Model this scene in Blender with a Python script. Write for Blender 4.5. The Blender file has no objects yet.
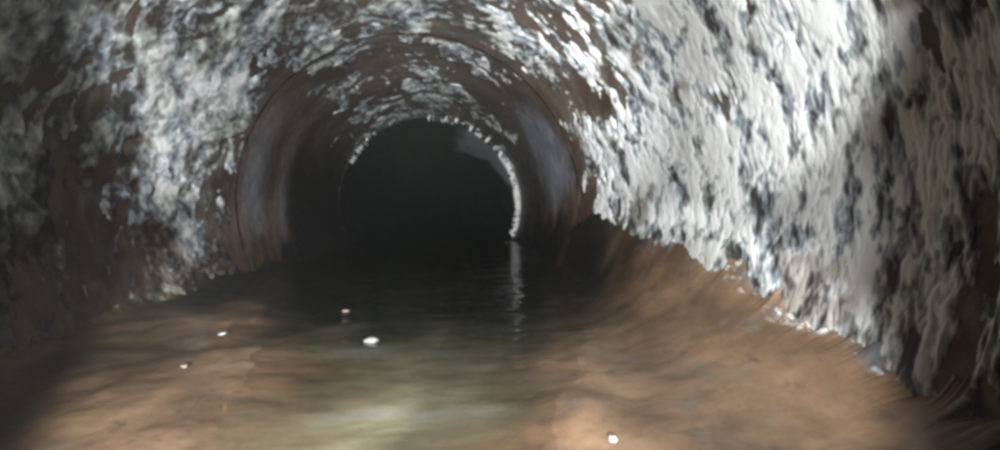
import bpy, math, random
import numpy as np
random.seed(4)
R = 0.15                      # pipe radius, metres
AX = np.array([0.0, R])       # pipe axis in x, z
CAM = np.array([0.2*R, 0.0, R])
F = 0.40                      # focal length over picture width
WATER = R - 0.40*R
sc = bpy.context.scene
col = sc.collection

# ------------------------------------------------------------------ camera
cam_d = bpy.data.cameras.new('camera'); cam = bpy.data.objects.new('camera', cam_d); col.objects.link(cam)
cam_d.sensor_fit = 'HORIZONTAL'; cam_d.sensor_width = 36; cam_d.lens = 36*F
cam_d.clip_start = 0.004; cam_d.clip_end = 50
YAW = math.atan(0.125); PITCH = math.atan(0.05)
cam.location = CAM
cam.rotation_euler = (math.pi/2-PITCH, 0, -YAW)
sc.camera = cam
fwd = np.array([math.sin(YAW)*math.cos(PITCH), math.cos(YAW)*math.cos(PITCH), -math.sin(PITCH)])
rgt = np.array([math.cos(YAW), -math.sin(YAW), 0.0])
upv = np.cross(rgt, fwd)

def ray(px, py):
    d = fwd + rgt*((px-500)/1000/F) + upv*((225-py)/1000/F)
    return d/np.linalg.norm(d)
def wall(px, py):
    """where the line of sight through a photo point meets the wall: angle in degrees, distance along the pipe in radii"""
    d = ray(px, py); ox, oz = CAM[0]-AX[0], CAM[2]-AX[1]
    a = d[0]**2+d[2]**2; b = 2*(ox*d[0]+oz*d[2]); c = ox*ox+oz*oz-R*R
    t = (-b+math.sqrt(b*b-4*a*c))/(2*a)
    p = CAM+t*d
    return math.degrees(math.atan2(p[2]-AX[1], p[0]-AX[0])), p[1]/R
def on_level(px, py, z):
    d = ray(px, py); t = (z-CAM[2])/d[2]
    return CAM+t*d

# ------------------------------------------------------------------ noise
def _h(i, j, s):
    n = (i.astype(np.int64)*374761393 + j.astype(np.int64)*668265263 + s*1442695041) & 0xFFFFFFFF
    n = ((n ^ (n >> 13))*1274126177) & 0xFFFFFFFF
    n = ((n ^ (n >> 16))*2246822519) & 0xFFFFFFFF
    return ((n ^ (n >> 15)) & 0xFFFF)/65535.0
def vn(x, y, s=0):
    i = np.floor(x); j = np.floor(y); f = x-i; g = y-j
    f = f*f*f*(f*(f*6-15)+10); g = g*g*g*(g*(g*6-15)+10)
    a = _h(i, j, s); b = _h(i+1, j, s); c = _h(i, j+1, s); d = _h(i+1, j+1, s)
    return (a*(1-f)+b*f)*(1-g)+(c*(1-f)+d*f)*g
def fbm(x, y, o=4, s=0, gain=.5):
    t = 0; a = 1; n = 0
    for k in range(o):
        t = t+a*vn(x*2**k*1.03+k*7.3, y*2**k+k*3.1, s+k*17); n += a; a *= gain
    return t/n-0.5            # about -.35 .. .35
def sm(e0, e1, x):
    t = np.clip((x-e0)/(e1-e0), 0, 1); return t*t*(3-2*t)

# ------------------------------------------------------------------ objects
def grid_mesh(name, P, mat, attrs=None, keep=None, parent=None, loc=None, closed=False):
    """P: (n, m, 3) points as one sheet; keep: (n-1, m-1) mask of faces"""
    n, m, _ = P.shape
    idx = np.arange(n*m).reshape(n, m)
    if closed:
        j = np.concatenate([idx, idx[:, :1]], 1)
    else:
        j = idx
    q = np.stack([j[:-1, :-1], j[:-1, 1:], j[1:, 1:], j[1:, :-1]], -1)
    if keep is not None: q = q[keep]
    q = q.reshape(-1, 4)
    used = np.zeros(n*m, bool); used[q.ravel()] = True
    remap = np.cumsum(used)-1
    V = P.reshape(-1, 3)[used]; q = remap[q]
    me = bpy.data.meshes.new(name)
    me.vertices.add(len(V)); me.vertices.foreach_set('co', V.astype(np.float32).ravel())
    me.loops.add(q.size); me.loops.foreach_set('vertex_index', q.astype(np.int32).ravel())
    me.polygons.add(len(q)); me.polygons.foreach_set('loop_start', np.arange(0, q.size, 4, dtype=np.int32))
    me.update(calc_edges=True)
    me.polygons.foreach_set('use_smooth', np.ones(len(q), bool))
    for k, v in (attrs or {}).items():
        a = me.attributes.new(k, 'FLOAT', 'POINT'); a.data.foreach_set('value', v.reshape(-1)[used].astype(np.float32))
    me.materials.append(mat)
    o = bpy.data.objects.new(name, me); col.objects.link(o)
    if parent: o.parent = parent
    return o
def tag(o, label=None, cat=None, group=None, kind=None):
    for k, v in (('label', label), ('category', cat), ('group', group), ('kind', kind)):
        if v: o[k] = v
    return o
def thing(name, label, cat, group=None):
    o = bpy.data.objects.new(name, None); col.objects.link(o); o.empty_display_size = .02
    return tag(o, label, cat, group)

# ------------------------------------------------------------------ materials
class N:
    def __init__(s, name):
        s.m = bpy.data.materials.new(name); s.m.use_nodes = True; s.t = s.m.node_tree; s.t.nodes.clear()
        s.out = s.t.nodes.new('ShaderNodeOutputMaterial')
        s.co = s.t.nodes.new('ShaderNodeTexCoord').outputs['Object']
    def n(s, kind, **kw):
        x = s.t.nodes.new('ShaderNode'+kind)
        for k, v in kw.items():
            if k.startswith('i_'): 
                key = k[2:]; key = int(key) if key.isdigit() else key.replace('_', ' ')
                if hasattr(v, 'is_output'): s.t.links.new(v, x.inputs[key])
                else: x.inputs[key].default_value = v
            else: setattr(x, k, v)
        return x
    def attr(s, a): return s.n('Attribute', attribute_name=a).outputs['Fac']
    def noise(s, scale, detail=4, rough=.55, stretch=None, w=None):
        c = s.co
        if stretch: 
            mp = s.n('Mapping', i_Vector=c); mp.inputs['Scale'].default_value = stretch; c = mp.outputs[0]
        return s.n('TexNoise', i_Vector=c, i_Scale=scale, i_Detail=detail, i_Roughness=rough).outputs['Fac']
    def ramp(s, fac, stops):
        r = s.n('ValToRGB', i_Fac=fac); e = r.color_ramp.elements
        while len(e) > 1: e.remove(e[-1])
        for k, (p, c) in enumerate(stops):
            el = e[0] if k == 0 else e.new(p)
            el.position = p; el.color = (*c, 1) if len(c) == 3 else c
        return r.outputs[0]
    def mr(s, v, a, b, c=0., d=1.):
        x = s.n('MapRange', i_Value=v); x.clamp = True
        for k, q in zip(('From Min', 'From Max', 'To Min', 'To Max'), (a, b, c, d)): x.inputs[k].default_value = q
        return x.outputs[0]
    def mix(s, f, a, b):
        x = s.n('Mix', data_type='RGBA')
        for k, v in ((0, f), (6, a), (7, b)):
            if hasattr(v, 'is_output'): s.t.links.new(v, x.inputs[k])
            else: x.inputs[k].default_value = (*v, 1) if isinstance(v, tuple) else v
        return x.outputs[2]
    def mul(s, a, b, op='MULTIPLY'):
        return s.n('Math', operation=op, i_0=a, i_1=b).outputs[0]
    def done(s, color, rough, bump=None, bstr=.5, bdist=.002, spec=.5):
        p = s.n('BsdfPrincipled', i_Base_Color=color, i_Roughness=rough)
        p.inputs['Specular IOR Level'].default_value = spec
        if bump is not None:
            b = s.n('Bump', i_Height=bump, i_Strength=bstr, i_Distance=bdist)
            s.t.links.new(b.outputs[0], p.inputs['Normal'])
        s.t.links.new(p.outputs[0], s.out.inputs[0]); return s.m

def wall_mat():
    a = N('stained_pipe')
    big = a.noise(14, 5, .6); fine = a.noise(75, 5, .65, (1, 1.6, 1)); v = a.noise(240, 3, .6)
    brown = a.ramp(big, [(.30, (.040, .024, .017)), (.48, (.095, .060, .043)), (.62, (.16, .115, .088)), (.75, (.20, .17, .15))])
    film = a.ramp(fine, [(.35, (.05, .045, .04)), (.55, (.16, .165, .15)), (.72, (.34, .36, .34))])
    c = a.mix(a.mul(a.attr('film'), a.mr(fine, .40, .62)), brown, film)
    blue = a.ramp(a.noise(30, 4, .5, (1, .6, 1)), [(.3, (.13, .13, .15)), (.7, (.27, .28, .33))])
    c = a.mix(a.attr('bare'), c, blue)
    c = a.mix(a.attr('rust'), c, a.ramp(fine, [(.35, (.075, .036, .018)), (.7, (.24, .135, .075))]))
    c = a.mix(a.attr('pale'), c, (.55, .56, .62))  # far right wall painted brighter, as if lit
    c = a.mix(a.attr('near_black'), c, a.ramp(fine, [(.3, (.004, .004, .004)), (.7, (.016, .015, .013))]))
    h = a.mul(a.mul(fine, .8), a.mul(v, .25), 'ADD')
    return a.done(c, a.mr(fine, .35, .7, .62, .38), h, .55, .0025, .4)
def crust_mat():
    a = N('mineral_crust')
    n1 = a.noise(26, 4, .6); n3 = a.noise(420, 3, .6); n4 = a.noise(60, 4, .6)
    tone = a.attr('tone')
    tn = a.mul(tone, a.mul(a.mr(n3, .3, .7, -.07, .07), a.mr(n4, .3, .7, -.08, .08), 'ADD'), 'ADD')
    cool = a.ramp(tn, [(.16, (.065, .062, .060)), (.30, (.19, .20, .22)), (.48, (.36, .41, .45)), (.66, (.62, .66, .68)), (.80, (.93, .94, .93))])
    warm = a.ramp(tn, [(.16, (.080, .064, .050)), (.30, (.19, .175, .15)), (.48, (.34, .36, .31)), (.66, (.58, .60, .54)), (.82, (.88, .89, .85))])
    c = a.mix(a.mr(n1, .46, .66), cool, warm)
    c = a.mix(a.attr('dirt'), c, a.ramp(tn, [(.30, (.030, .021, .016)), (.6, (.12, .09, .07)), (.8, (.30, .27, .23))]))
    c = a.mix(a.attr('near_black'), c, (.010, .010, .009))
    h = a.mul(tone, a.mul(n3, .25), 'ADD')
    return a.done(c, a.mr(n3, .35, .65, .60, .35), h, .18, .0015, .45)
def silt_mat():
    a = N('wet_silt')
    b = a.noise(20, 6, .66); f = a.noise(150, 5, .7); p = a.noise(70, 4, .6)
    c = a.ramp(b, [(.32, (.14, .088, .052)), (.45, (.23, .138, .080)), (.56, (.33, .20, .115)), (.70, (.30, .21, .14))])
    c = a.mix(a.mr(f, .55, .70, 0, .6), c, (.055, .042, .034))
    c = a.mix(a.mr(p, .55, .66, 0, .45), c, (.21, .18, .155))
    c = a.mix(a.mul(a.attr('lip'), a.mr(p, .46, .60)), c, (.16, .17, .19))
    c = a.mix(a.mul(a.attr('lip'), a.mr(f, .56, .62)), c, (.75, .74, .70))
    c = a.mix(a.attr('slime_shade'), c, a.ramp(b, [(.33, (.045, .040, .030)), (.67, (.15, .125, .085))]))
    c = a.mix(a.attr('silt_shade'), c, (.014, .012, .010))  # shade down the pipe painted over the silt
    return a.done(c, a.mr(f, .3, .7, .6, .38), a.mul(f, a.mul(p, .8), 'ADD'), .22, .0015, .4)
def bed_mat():
    a = N('stream_bed')
    b = a.noise(20, 4, .6, (1, .5, 1)); f = a.noise(90, 4, .6)
    c = a.ramp(b, [(.3, (.05, .052, .04)), (.48, (.17, .16, .10)), (.62, (.30, .26, .15)), (.75, (.26, .26, .22))])
    c = a.mix(a.mr(f, .52, .7, 0, .6), c, (.06, .06, .05))
    return a.done(c, .6, f, .5, .003)
def water_mat():
    a = N('murky_water')
    w1 = a.noise(34, 3, .5, (.6, 1.5, 1)); w2 = a.noise(150, 2, .5, (.6, 1.6, 1))
    h = a.mul(w1, a.mul(w2, .22), 'ADD')
    b = a.n('Bump', i_Height=h, i_Strength=.75, i_Distance=.004)
    fr = a.n('Fresnel', i_IOR=1.33, i_Normal=b.outputs[0])
    gl = a.n('BsdfGlossy', i_Roughness=.10, i_Normal=b.outputs[0]); gl.inputs['Color'].default_value = (1, 1, 1, 1)
    tr = a.n('BsdfTransparent'); a.t.links.new(a.mix(a.attr('shore'), (.66, .68, .60), (.97, .95, .92)), tr.inputs['Color'])
    df = a.n('BsdfDiffuse'); 
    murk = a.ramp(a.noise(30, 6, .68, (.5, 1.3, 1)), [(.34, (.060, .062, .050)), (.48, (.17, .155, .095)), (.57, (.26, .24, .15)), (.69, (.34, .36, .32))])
    murk = a.mix(a.attr('murk_shade'), murk, (.012, .014, .012))  # shade of the far channel painted into the water colour
    a.t.links.new(murk, df.inputs['Color'])
    m1 = a.n('MixShader'); a.t.links.new(a.mr(a.attr('shore'), 0, 1, .55, .0), m1.inputs[0])
    a.t.links.new(tr.outputs[0], m1.inputs[1]); a.t.links.new(df.outputs[0], m1.inputs[2])
    bf = a.n('NewGeometry').outputs['Backfacing']
    ff = a.mul(a.mul(fr.outputs[0], a.mul(1.0, bf, 'SUBTRACT')), a.mul(bf, .06), 'ADD')
    m2 = a.n('MixShader'); a.t.links.new(ff, m2.inputs[0])
    a.t.links.new(m1.outputs[0], m2.inputs[1]); a.t.links.new(gl.outputs[0], m2.inputs[2])
    a.t.links.new(m2.outputs[0], a.out.inputs[0]); return a.m
def pebble_mat(name, c):
    a = N(name); f = a.noise(200, 3, .6)
    return a.done(a.ramp(f, [(.3, tuple(x*.55 for x in c)), (.7, c)]), .35, f, .3, .001)
M_wall, M_crust, M_silt, M_bed, M_water = wall_mat(), crust_mat(), silt_mat(), bed_mat(), water_mat()
M_white, M_tan = pebble_mat('pale_stone', (.62, .62, .58)), pebble_mat('tan_stone', (.55, .46, .36))

# ------------------------------------------------------------------ how much crust sits where on the wall
# (photo point on the wall, spread in degrees, spread in log distance, amount)
BLOBS = [
 (640, 170, 13, .22, .42), (720, 130, 22, .30, .40), (790, 220, 22, .35, .42), (690, 215, 9, .20, .38), (600, 165, 10, .07, .25),
 (800, 40, 18, .30, .22), (655, 15, 3.5, .16, .42), (683, 50, 4, .12, .30), (540, 60, 4, .12, .15), (620, 60, 6, .12, .12),
 (595, 100, 5, .06, -.55), (608, 108, 4, .05, -.40), (722, 22, 6, .12, -.55), (718, 105, 2.2, .06, -.6), (718, 140, 2.5, .06, -.25), (570, 20, 7, .2, -.25),
 (590, 130, 10, .05, .12), (160, 30, 16, .22, .26), (235, 50, 15, .22, .20), (165, 130, 10, .10, .34), (200, 110, 10, .12, .12),
 (350, 40, 14, .09, .16), (440, 18, 16, .05, .20), (400, 55, 18, .05, -.12), (270, 70, 10, .10, -.08), (330, 92, 5.5, .045, .62), (300, 130, 6, .06, -.25), (290, 95, 8, .09, -.22),
 (200, 215, 12, .14, .16), (185, 265, 8, .14, .16), (240, 275, 5, .10, .12),
 (470, 60, 20, .12, -.16), (490, 10, 18, .06, .10), (530, 55, 9, .05, .16), (430, 75, 24, .05, -.06), (420, 100, 20, .05, .10), (545, 110, 12, .06, -.3),
 (365, 155, 8, .07, .52), (400, 125, 12, .05, .26), (350, 170, 5, .06, .3), (480, 105, 10, .04, .2), (500, 130, 8, .05, .16),
 (265, 175, 24, .10, -.75), (300, 220, 22, .20, -.6), (555, 170, 22, .13, -.75), (560, 230, 18, .22, -.6), (320, 190, 14, .2, -.5),
]
BW = [(*wall(a, b), c, d, e) for a, b, c, d, e in BLOBS]
def cover(th, d):
    """th degrees, d radii"""
    c = np.zeros_like(th)
    ld = np.log(np.maximum(d, .2))
    for t0, d0, st, sd, amp in BW:
        dt = (th-t0+180) % 360-180
        c += amp*np.exp(-.5*((dt/st)**2+((ld-math.log(d0))/sd)**2))
    c += np.where(d < 1.2, .10*sm(1.2, .5, d), 0)
    return c
TOP = lambda th, w=50: np.exp(-.5*((((th-95+180) % 360)-180)/w)**2)
def streaks(th, d, s=0):
    u = np.radians(th); l = np.log(np.maximum(d, .2))
    w = fbm(u*3, l*5, 3, s+5); w2 = fbm(u*2.2+9, l*4, 3, s+50); w3 = fbm(u*13, l*24, 3, s+51)
    a = fbm((u+w2*.4)*3.6, (l+w*.26+.05*u+.03*w3)*16, 4, s, .58)
    b = fbm((u+w*.3)*7.5, (l-w2*.2-.06*u+.02*w3)*38, 4, s+200, .55)
    return a+.55*b
def dabs(th, d, s=0):
    """short brush-like deposits lying round the wall, 0..1"""
    u = np.radians(th); l = np.log(np.maximum(d, .2))
    w = fbm(u*5, l*8, 3, s+5); w3 = fbm(u*20, l*30, 3, s+6)
    a = fbm((u+w*.3+.03*w3)*6, (l+w*.22+.03*w3)*19, 3, s+1, .55)
    b = fbm((u-w*.25+.04*w3)*13, (l-w*.14+.02*w3)*44, 3, s+2, .55)
    c = fbm((u+.03*w3)*44, (l+.02*w3)*90, 2, s+3, .5)
    e = 1-np.abs(2*fbm((u+.04*w3)*12, (l+w*.2)*30, 3, s+4, .55))*3.2       # bright strokes
    return np.clip(.44+1.1*a+.95*b+.55*c+.20*np.clip(e, 0, 1), 0, 1)
def shell(d0, d1, nd, nt, rfun, cx=0., cz=0., near=False, th0=-90, th1=270):
    if near: d = 1/np.linspace(1/d0, 1/d1, nd)
    else: d = np.linspace(d0, d1, nd)
    th = np.linspace(th0, th1, nt)
    D, T = np.meshgrid(d, th, indexing='ij')
    r = rfun(T, D)*R
    P = np.stack([AX[0]+cx*R+r*np.cos(np.radians(T)), D*R, AX[1]+cz*R+r*np.sin(np.radians(T))], -1)
    return P, T, D

def wall_lumps(T, D):
    u = np.radians(T)
    return 1+.010*fbm(u*3, D*3, 4, 31)+.006*fbm(u*16, D*18, 3, 77)
def wall_attrs(T, D):
    c = cover(T, D)
    tr, tl = ((T+180) % 360)-180, ((T) % 360)-180       # right side about 0, left side about 0 in tl
    wob = fbm(np.radians(T)*5, D*5, 4, 91)
    film = np.clip(.35+c*1.2+wob, 0, 1)*(1-.6*sm(3.3, 4.2, D))
    bare = np.zeros_like(T)
    bare += sm(.35, .75, np.exp(-.5*(((tr-19)/20)**2+((D-2.95)/.38)**2))+wob*.5)
    L = np.exp(-.5*(((tl+10)/17)**2))
    bare += .9*L*np.exp(-.5*((D-2.62)/.10)**2)+.5*L*np.exp(-.5*((D-3.05)/.07)**2)
    low = sm(8, -14, tr) if True else 0
    lowl = sm(0, 16, tl)*sm(95, 60, tl)
    rust = np.clip(sm(2, -14, tr+wob*22)*(tr > -100)+sm(8, 26, tl+wob*25)*sm(100, 80, tl), 0, 1)
    near_black = np.clip(sm(2.5, 3.7, D+wob*.6)*(.75-.65*TOP(T, 50)), 0, 1)  # mix towards black, growing along the pipe, weaker at the crown
    near_black = np.maximum(near_black, sm(1.9, 2.9, D+wob*.5)*np.clip(rust+.15, 0, 1))
    # left flank beyond the bare band goes almost black
    near_black = np.maximum(near_black, sm(2.9, 3.3, D+wob*.3)*np.exp(-.5*((tl-10)/40)**2))
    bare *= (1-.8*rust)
    near_black = near_black*(1-np.clip(bare, 0, 1)*.85)
    return dict(film=film, bare=np.clip(bare, 0, 1), rust=rust*.85, near_black=near_black)

def make_crust(par, d0, d1, nd, nt, base, near, th0, th1, seed, extra=None):
    P, T, D = shell(d0, d1, nd, nt, lambda t, d: np.ones_like(t), near=near, th0=th0, th1=th1)
    s = streaks(T, D, seed)
    c = cover(T, D)
    if extra is not None: c = c+extra(T, D)
    f = s*1.7+c+base
    u = np.radians(T)
    db = dabs(T, D, 900+seed)
    t = .008*np.tanh(f*4.0)+(.0045*(db-.45)+.006*fbm(u*9, D*9, 3, 300+seed, .5))*(f > 0)
    t = np.where(f > -.02, t, np.minimum(t, -.003))
    r = wall_lumps(T, D)-t-.0005
    P = np.stack([AX[0]+r*R*np.cos(u), D*R, AX[1]+r*R*np.sin(u)], -1)
    k = f > -.05
    keep = k[:-1, :-1] | k[1:, :-1] | k[:-1, 1:] | k[1:, 1:]
    tr, tl = ((T+180) % 360)-180, (T % 360)-180
    wob = fbm(u*5, D*5, 4, 191)
    dirt = np.clip(.85*sm(.10, .24, wob+.3*fbm(u*9, D*16, 3, 555)), 0, 1)
    dirt = np.clip(dirt+sm(-9, -22, tr+wob*16)*(tr > -100)*.8+sm(-6, 14, tl+wob*30)*sm(100, 80, tl)*.9, 0, 1)
    right = np.exp(-.5*((tr-8)/46)**2)
    tone = .5+(db-.5)*(.85+.4*right)-.16*sm(2, -10, tr+wob*20)*(tr > -100)+.30*np.clip(f, -.1, .8)-.16+.26*right
    return grid_mesh('crust', P, M_crust, dict(tone=np.clip(tone, 0, 1), dirt=dirt), keep, par)

# ---- near section
s1 = thing('pipe_section', 'near pipe section thickly coated with white and grey crust', 'pipe section', 'pipe sections')
J1, J2, J3 = 2.42, 4.55, 11.0
P, T, D = shell(.42, J1, 420, 900, wall_lumps, near=True)
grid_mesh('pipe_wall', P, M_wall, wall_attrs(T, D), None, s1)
P, T, D = shell(-4, .42, 60, 240, wall_lumps)
ring = grid_mesh('rear_wall', P, M_wall, wall_attrs(T, np.maximum(D, .42)), None, s1)
make_crust(s1, .45, J1-.01, 620, 1500, .02, True, -28, 212, 0)
# ---- middle section
s2 = thing('pipe_section', 'dark brown middle pipe section with smooth blue grey flanks and pale streaks overhead', 'pipe section', 'pipe sections')
def lump2(T, D):
    return wall_lumps(T, D)
P, T, D = shell(J1+.02, J2, 260, 900, lump2, near=True)
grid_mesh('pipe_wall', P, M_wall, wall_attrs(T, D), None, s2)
make_crust(s2, J1+.03, J2, 320, 1000, -.06, True, 20, 160, 1000, lambda t, d: .10*TOP(t, 40)-.05-.5*(1-TOP(t, 60)))
# joint ring bridging the two sections
g = []
for dd, rr in ((J1-.02, 1.04), (J1-.012, 1.008), (J1+.005, 1.003), (J1+.025, 1.006), (J1+.03, 1.04)):
    th = np.radians(np.linspace(-90, 270, 500))
    r = R*(rr+.020*fbm(th*5, th*0+dd*3, 4, 8))
    g.append(np.stack([r*np.cos(th), np.full_like(th, dd*R), AX[1]+r*np.sin(th)], -1))
P = np.stack(g)
T = np.tile(np.linspace(-90, 270, 500), (5, 1)); Dm = np.full_like(T, J1)
grid_mesh('joint_ring', P, M_wall, wall_attrs(T, Dm), None, s2)
# ---- far section, set a little off line, its end face showing
s3 = thing('pipe_section', 'black far pipe section behind the white crusted rim', 'pipe section', 'pipe sections')
C3 = (-.022, -.018); R3 = .966
def lump3(T, D):
    return R3*(1+.012*fbm(np.radians(T)*5, D*1.5, 4, 61))
P, T, D = shell(J2, J3, 200, 600, lump3, C3[0], C3[1])
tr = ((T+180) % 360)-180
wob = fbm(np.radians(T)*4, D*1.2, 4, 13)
edge = 10+ (D-J2)*26                                     # edge of the painted lit patch climbs with distance
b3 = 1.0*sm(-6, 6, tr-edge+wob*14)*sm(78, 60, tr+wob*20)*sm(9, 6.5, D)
grid_mesh('pipe_wall', P, M_wall, dict(film=b3*0, bare=b3, pale=b3, rust=b3*0, near_black=(1-b3)), None, s3)
# end face of the far section: rounded lip with crust
prof = [(1.13, .02), (1.06, -.004), (1.02, -.03), (.988, -.038), (.972, -.025), (.964, .01), (.966, .06)]
prof = np.array(prof); tt = np.linspace(0, 1, 26)
pr = np.interp(tt, np.linspace(0, 1, 7), prof[:, 0]); pd = np.interp(tt, np.linspace(0, 1, 7), prof[:, 1])
th = np.linspace(-90, 270, 1400)
PR, TH = np.meshgrid(pr, th, indexing='ij'); PD, _ = np.meshgrid(pd, th, indexing='ij')
u = np.radians(TH)
lm = fbm(u*26, PR*20, 4, 40, .6)
tr = ((TH+180) % 360)-180
rightish = np.exp(-.5*((tr-6)/24)**2)+.42*np.exp(-.5*((tr-52)/18)**2)+.38*np.exp(-.5*((tr-82)/10)**2)
c3 = sm(.34, .95, rightish+lm*1.9+.42*np.exp(-.5*((tr-138)/16)**2))
rr = (PR-.02*lm-.012*c3)*R
P = np.stack([(C3[0]*R)+rr*np.cos(u), (J2+PD+.02*lm-.02*c3)*R, AX[1]+C3[1]*R+rr*np.sin(u)], -1)
grid_mesh('rim', P, M_crust, dict(tone=np.clip(.30+.55*c3+.9*lm, 0, 1), dirt=.6*(1-c3), near_black=1-sm(.1, .6, c3)), None, s3)  # almost black outside the crusted arcs
# ---- one more section far down the line
s4 = thing('pipe_section', 'farthest pipe section lost in darkness', 'pipe section', 'pipe sections')
P, T, D = shell(J3+.02, 26, 60, 200, lambda t, d: .96+.01*fbm(np.radians(t)*4, d, 3, 5), C3[0], C3[1])
z = T*0; grid_mesh('pipe_wall', P, M_wall, dict(film=z, bare=z, rust=z, near_black=z+1), None, s4)

# ------------------------------------------------------------------ silt banks, bed, water
def bank(side, ptsT, ptsE, label):
    n, m = 520, 240
    d = 1/np.linspace(1/.42, 1/4.4, n)
    dT, tT = zip(*sorted(ptsT)); dE, xE = zip(*sorted(ptsE))
    th = np.interp(d, dT, tT)+3*fbm(np.log(d)*5, d*0+side, 2, 70, .5)
    # the bank's top line on the wall
    a = np.radians(th)
    xt = np.cos(a)*1.0; zt = np.sin(a)
    xe = np.interp(d, dE, xE)+.05*fbm(d*3, d*0+9*side, 3, 71)
    zw = (WATER-AX[1])/R
    zt = np.maximum(zt, zw+.01) if side < 0 else zt
    xi = xe-.55                                            # inner edge well under water
    s = np.linspace(0, 1, m)
    X = xi[:, None]+(xt-xi)[:, None]*(1-(1-s[None, :])**1.8)
    q = (X-xe[:, None])/np.maximum((xt-xe)[:, None], .02)
    Z = np.where(q > 0, zw+(zt-zw)[:, None]*np.clip(q, 0, 1)**1.9, zw-.22*np.maximum(xe[:, None]-X, 0))
    S, Dd = np.meshgrid(s, d)
    edge = (.10*fbm(np.log(d)*11, d*0+side, 4, 74, .6)+.04*fbm(np.log(d)*50, d*0+side, 3, 72, .6))[:, None]*np.clip(q, 0, 1)**22
    amp = sm(0, .12, 1-S)*.9+.1
    Z = Z+edge+amp*(.035*fbm(X*4, Dd*4, 3, 80+side)+.006*fbm((X-1.3*Z)*11, Dd*11, 3, 85+side)+.0012*fbm((X-1.3*Z)*45, Dd*45, 3, 89))
    # stay inside the wall, ending just inside its surface
    rad = np.sqrt(X**2+Z**2); lim = 1.006
    k = np.where(rad > lim, lim/rad, 1); X, Z = X*k, Z*k
    # closing skirt: back along the wall under the bank
    top = np.stack([side*X*R, Dd*R, AX[1]+Z*R], -1)
    a0 = np.arctan2(Z[:, -1], X[:, -1]); a1 = np.arctan2(-np.sqrt(np.maximum(1-np.minimum(xi, .99)**2, 0)), xi)
    sk = np.linspace(0, 1, 24)
    A = a0[:, None]+(a1-a0)[:, None]*sk[None, :]
    Ds = np.repeat(d[:, None], 24, 1)
    skirt = np.stack([side*1.03*R*np.cos(A), Ds*R, AX[1]+1.03*R*np.sin(A)], -1)
    P = np.concatenate([top, skirt], 1)
    slime_shade = np.concatenate([sm(.07, -.02, Z-zw+.13*fbm(X*6, Dd*6, 5, 95, .6))*.34+.42*sm(-.045, -.12, Z-zw+.10*fbm(X*6, Dd*6, 5, 98, .6))+.9*sm(1.25, 2.2, Dd+.8*fbm(X*5, Dd*5, 3, 96)), np.ones_like(A)], 1)  # slime at the waterline, plus shade painted in with distance
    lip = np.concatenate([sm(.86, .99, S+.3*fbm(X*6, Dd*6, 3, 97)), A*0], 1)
    o = grid_mesh('silt_bank', P, M_silt, dict(slime_shade=np.clip(slime_shade, 0, 1), lip=lip, silt_shade=np.concatenate([.92*sm(1.0, 2.0, Dd+.9*fbm(X*5, Dd*5, 4, 101)), A*0], 1)), None)  # last mask: distant shade put into the silt colour
    return tag(o, label, 'silt', 'silt banks', 'stuff')
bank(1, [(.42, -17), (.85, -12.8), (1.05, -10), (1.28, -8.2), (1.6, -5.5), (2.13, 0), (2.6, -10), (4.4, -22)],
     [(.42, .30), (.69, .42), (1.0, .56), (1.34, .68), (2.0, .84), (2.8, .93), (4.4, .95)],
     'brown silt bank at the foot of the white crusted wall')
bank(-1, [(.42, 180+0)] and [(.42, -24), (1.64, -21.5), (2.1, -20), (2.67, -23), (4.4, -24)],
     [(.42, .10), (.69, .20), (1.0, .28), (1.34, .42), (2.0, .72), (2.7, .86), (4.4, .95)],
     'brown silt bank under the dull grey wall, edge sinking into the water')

d = 1/np.linspace(1/.42, 1/26, 400); x = np.linspace(-.98, .98, 200)
Dd, X = np.meshgrid(d, x, indexing='ij')
Z = np.maximum(-np.sqrt(np.maximum(1.02-X**2, 0)), -.72+.10*fbm(X*4, Dd*3, 4, 23)+.03*fbm(X*16, Dd*12, 3, 24))
tag(grid_mesh('channel_bed', np.stack([X*R, Dd*R, AX[1]+Z*R], -1), M_bed), kind='structure')
xw = .916
d = np.concatenate([[-4, -2, -1, 0], 1/np.linspace(1/.4, 1/26, 300)]); x = np.linspace(-xw-.03, xw+.03, 160)
Dd, X = np.meshgrid(d, x, indexing='ij')
er = np.interp(Dd, [.42, .69, 1, 1.34, 2, 2.8], [.30, .42, .56, .68, .84, .93])
el = np.interp(Dd, [.42, .69, 1, 1.34, 2, 2.8], [.10, .20, .28, .42, .72, .9])
wb = .3*fbm(X*5, Dd*5, 3, 44)
shore = np.maximum(sm(er-.36, er+.06, X+wb), sm(el-.36, el+.06, -X+wb))
tag(grid_mesh('water', np.stack([X*R, Dd*R, WATER+X*0], -1), M_water, dict(shore=shore, murk_shade=sm(.78, 1.45, Dd+.5*fbm(X*4, Dd*4, 3, 45))*.93)), kind='structure')

# ------------------------------------------------------------------ small stones and flakes
def stone(px, py, z, size, mat, label, flat=.6, on=None):
    import bmesh
    p = on_level(px, py, z) if on is None else on
    bm = bmesh.new(); bmesh.ops.create_icosphere(bm, subdivisions=3, radius=1)
    ph = [random.uniform(0, 6) for _ in range(6)]
    for v in bm.verts:
        c = v.co
        k = 1+.16*math.sin(3.1*c.x+ph[0])+.13*math.sin(4.3*c.y+ph[1])+.12*math.sin(5*c.z+ph[2])
        v.co = c*k; v.co.z *= flat; v.co.x *= 1.35
        v.co *= size
    me = bpy.data.meshes.new('pebble'); bm.to_mesh(me); bm.free(); me.materials.append(mat)
    for f in me.polygons: f.use_smooth = True
    o = bpy.data.objects.new('pebble', me); col.objects.link(o)
    o.location = p; o.rotation_euler = (random.uniform(-.2, .2), random.uniform(-.2, .2), random.uniform(-.5, .5))
    return tag(o, label, 'pebble', 'loose pebbles')
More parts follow.
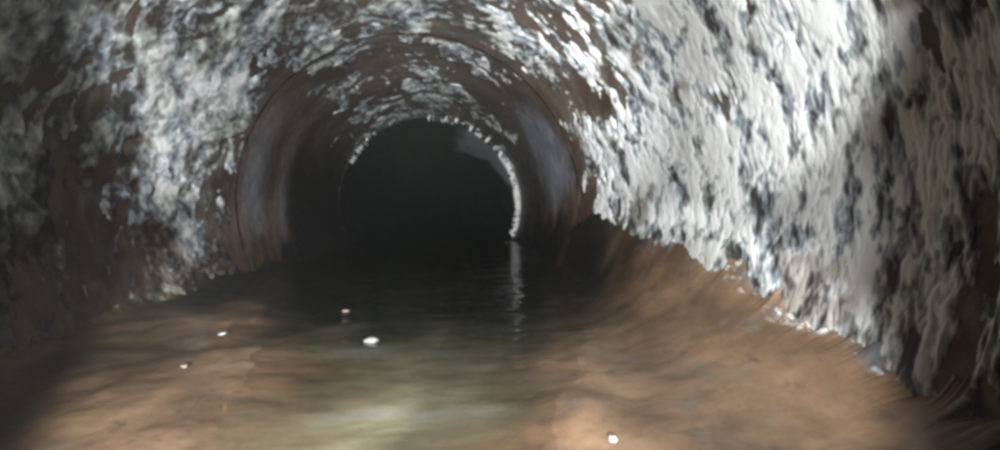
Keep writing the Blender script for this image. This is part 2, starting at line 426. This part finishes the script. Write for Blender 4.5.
stone(372, 341, WATER, .0026, M_white, 'flat white pebble breaking the water near the dark mouth', .4)
stone(613, 439, WATER+.0035, .0009, M_white, 'bright round white pebble at the water edge by the brown silt', .8)
stone(222, 334, WATER+.006, .0009, M_white, 'small pale pebble on the brown silt below the grey wall')
stone(346, 311, WATER, .0013, M_tan, 'tiny dull pebble beyond the flat white pebble', .6)
stone(184, 366, WATER+.004, .0008, M_tan, 'tiny tan grit on the brown silt lower down than the small pale pebble')

# ------------------------------------------------------------------ light: the inspection camera's LEDs, beam layout made up to darken the outer walls
def aim(o, tgt):
    import mathutils
    d = mathutils.Vector(tgt); o.rotation_euler = d.to_track_quat('-Z', 'Y').to_euler()
def led(off, tx, ty, half, blend, power, rad=.006, c=(.97, .99, 1)):
    l = bpy.data.lights.new('led', 'SPOT'); l.energy = power; l.spot_size = math.radians(2*half); l.spot_blend = blend
    l.shadow_soft_size = rad; l.color = c
    o = bpy.data.objects.new('led', l); col.objects.link(o)
    o.location = CAM+rgt*off[0]+upv*off[1]-fwd*.01
    aim(o, fwd+rgt*tx+upv*ty)
P0 = 1.18
led((.008, .018), .37, .24, 19.5, .35, P0*1.15)
led((.008, .004), .37, .0, 19.5, .4, P0*.45)
led((-.020, .018), -.39, .24, 20.5, .35, P0*3.0)
led((-.020, .004), -.41, .0, 20, .4, P0*2.0)
led((.008, -.010), .37, -.24, 19.5, .35, P0*1.5)
led((-.020, -.010), -.39, -.24, 20.5, .35, P0*2.8)
led((0, .026), -.04, .14, 26, 1, P0*9)
led((0, .0), -.05, -.50, 22, .9, P0*2.0)

# damp air in the pipe
import bmesh
bm = bmesh.new(); bmesh.ops.create_cube(bm, size=1)
for v in bm.verts: v.co = (v.co.x*2.4, 1.6+v.co.y*5.6, R+v.co.z*2.4)
me = bpy.data.meshes.new('haze'); bm.to_mesh(me); bm.free()
hz = bpy.data.materials.new('damp_air'); hz.use_nodes = True; nt = hz.node_tree; nt.nodes.clear()
pv = nt.nodes.new('ShaderNodeVolumePrincipled'); pv.inputs['Density'].default_value = .028; pv.inputs['Color'].default_value = (.80, .86, .80, 1)
nt.links.new(pv.outputs[0], nt.nodes.new('ShaderNodeOutputMaterial').inputs['Volume'])
me.materials.append(hz); ho = bpy.data.objects.new('haze', me); col.objects.link(ho); tag(ho, kind='stuff')

w = bpy.data.worlds.new('World'); sc.world = w; w.use_nodes = True
w.node_tree.nodes['Background'].inputs[0].default_value = (.01, .01, .012, 1)
w.node_tree.nodes['Background'].inputs[1].default_value = .02
sc.view_settings.view_transform = 'Standard'; sc.view_settings.look = 'None'
sc.view_settings.exposure = 0; sc.view_settings.gamma = 1
sc.render.engine = 'CYCLES'
sc.cycles.pixel_filter_type = 'BLACKMAN_HARRIS'; sc.cycles.filter_width = 3.5
sc.cycles.use_denoising = True
sc.cycles.max_bounces = 6; sc.cycles.transparent_max_bounces = 8
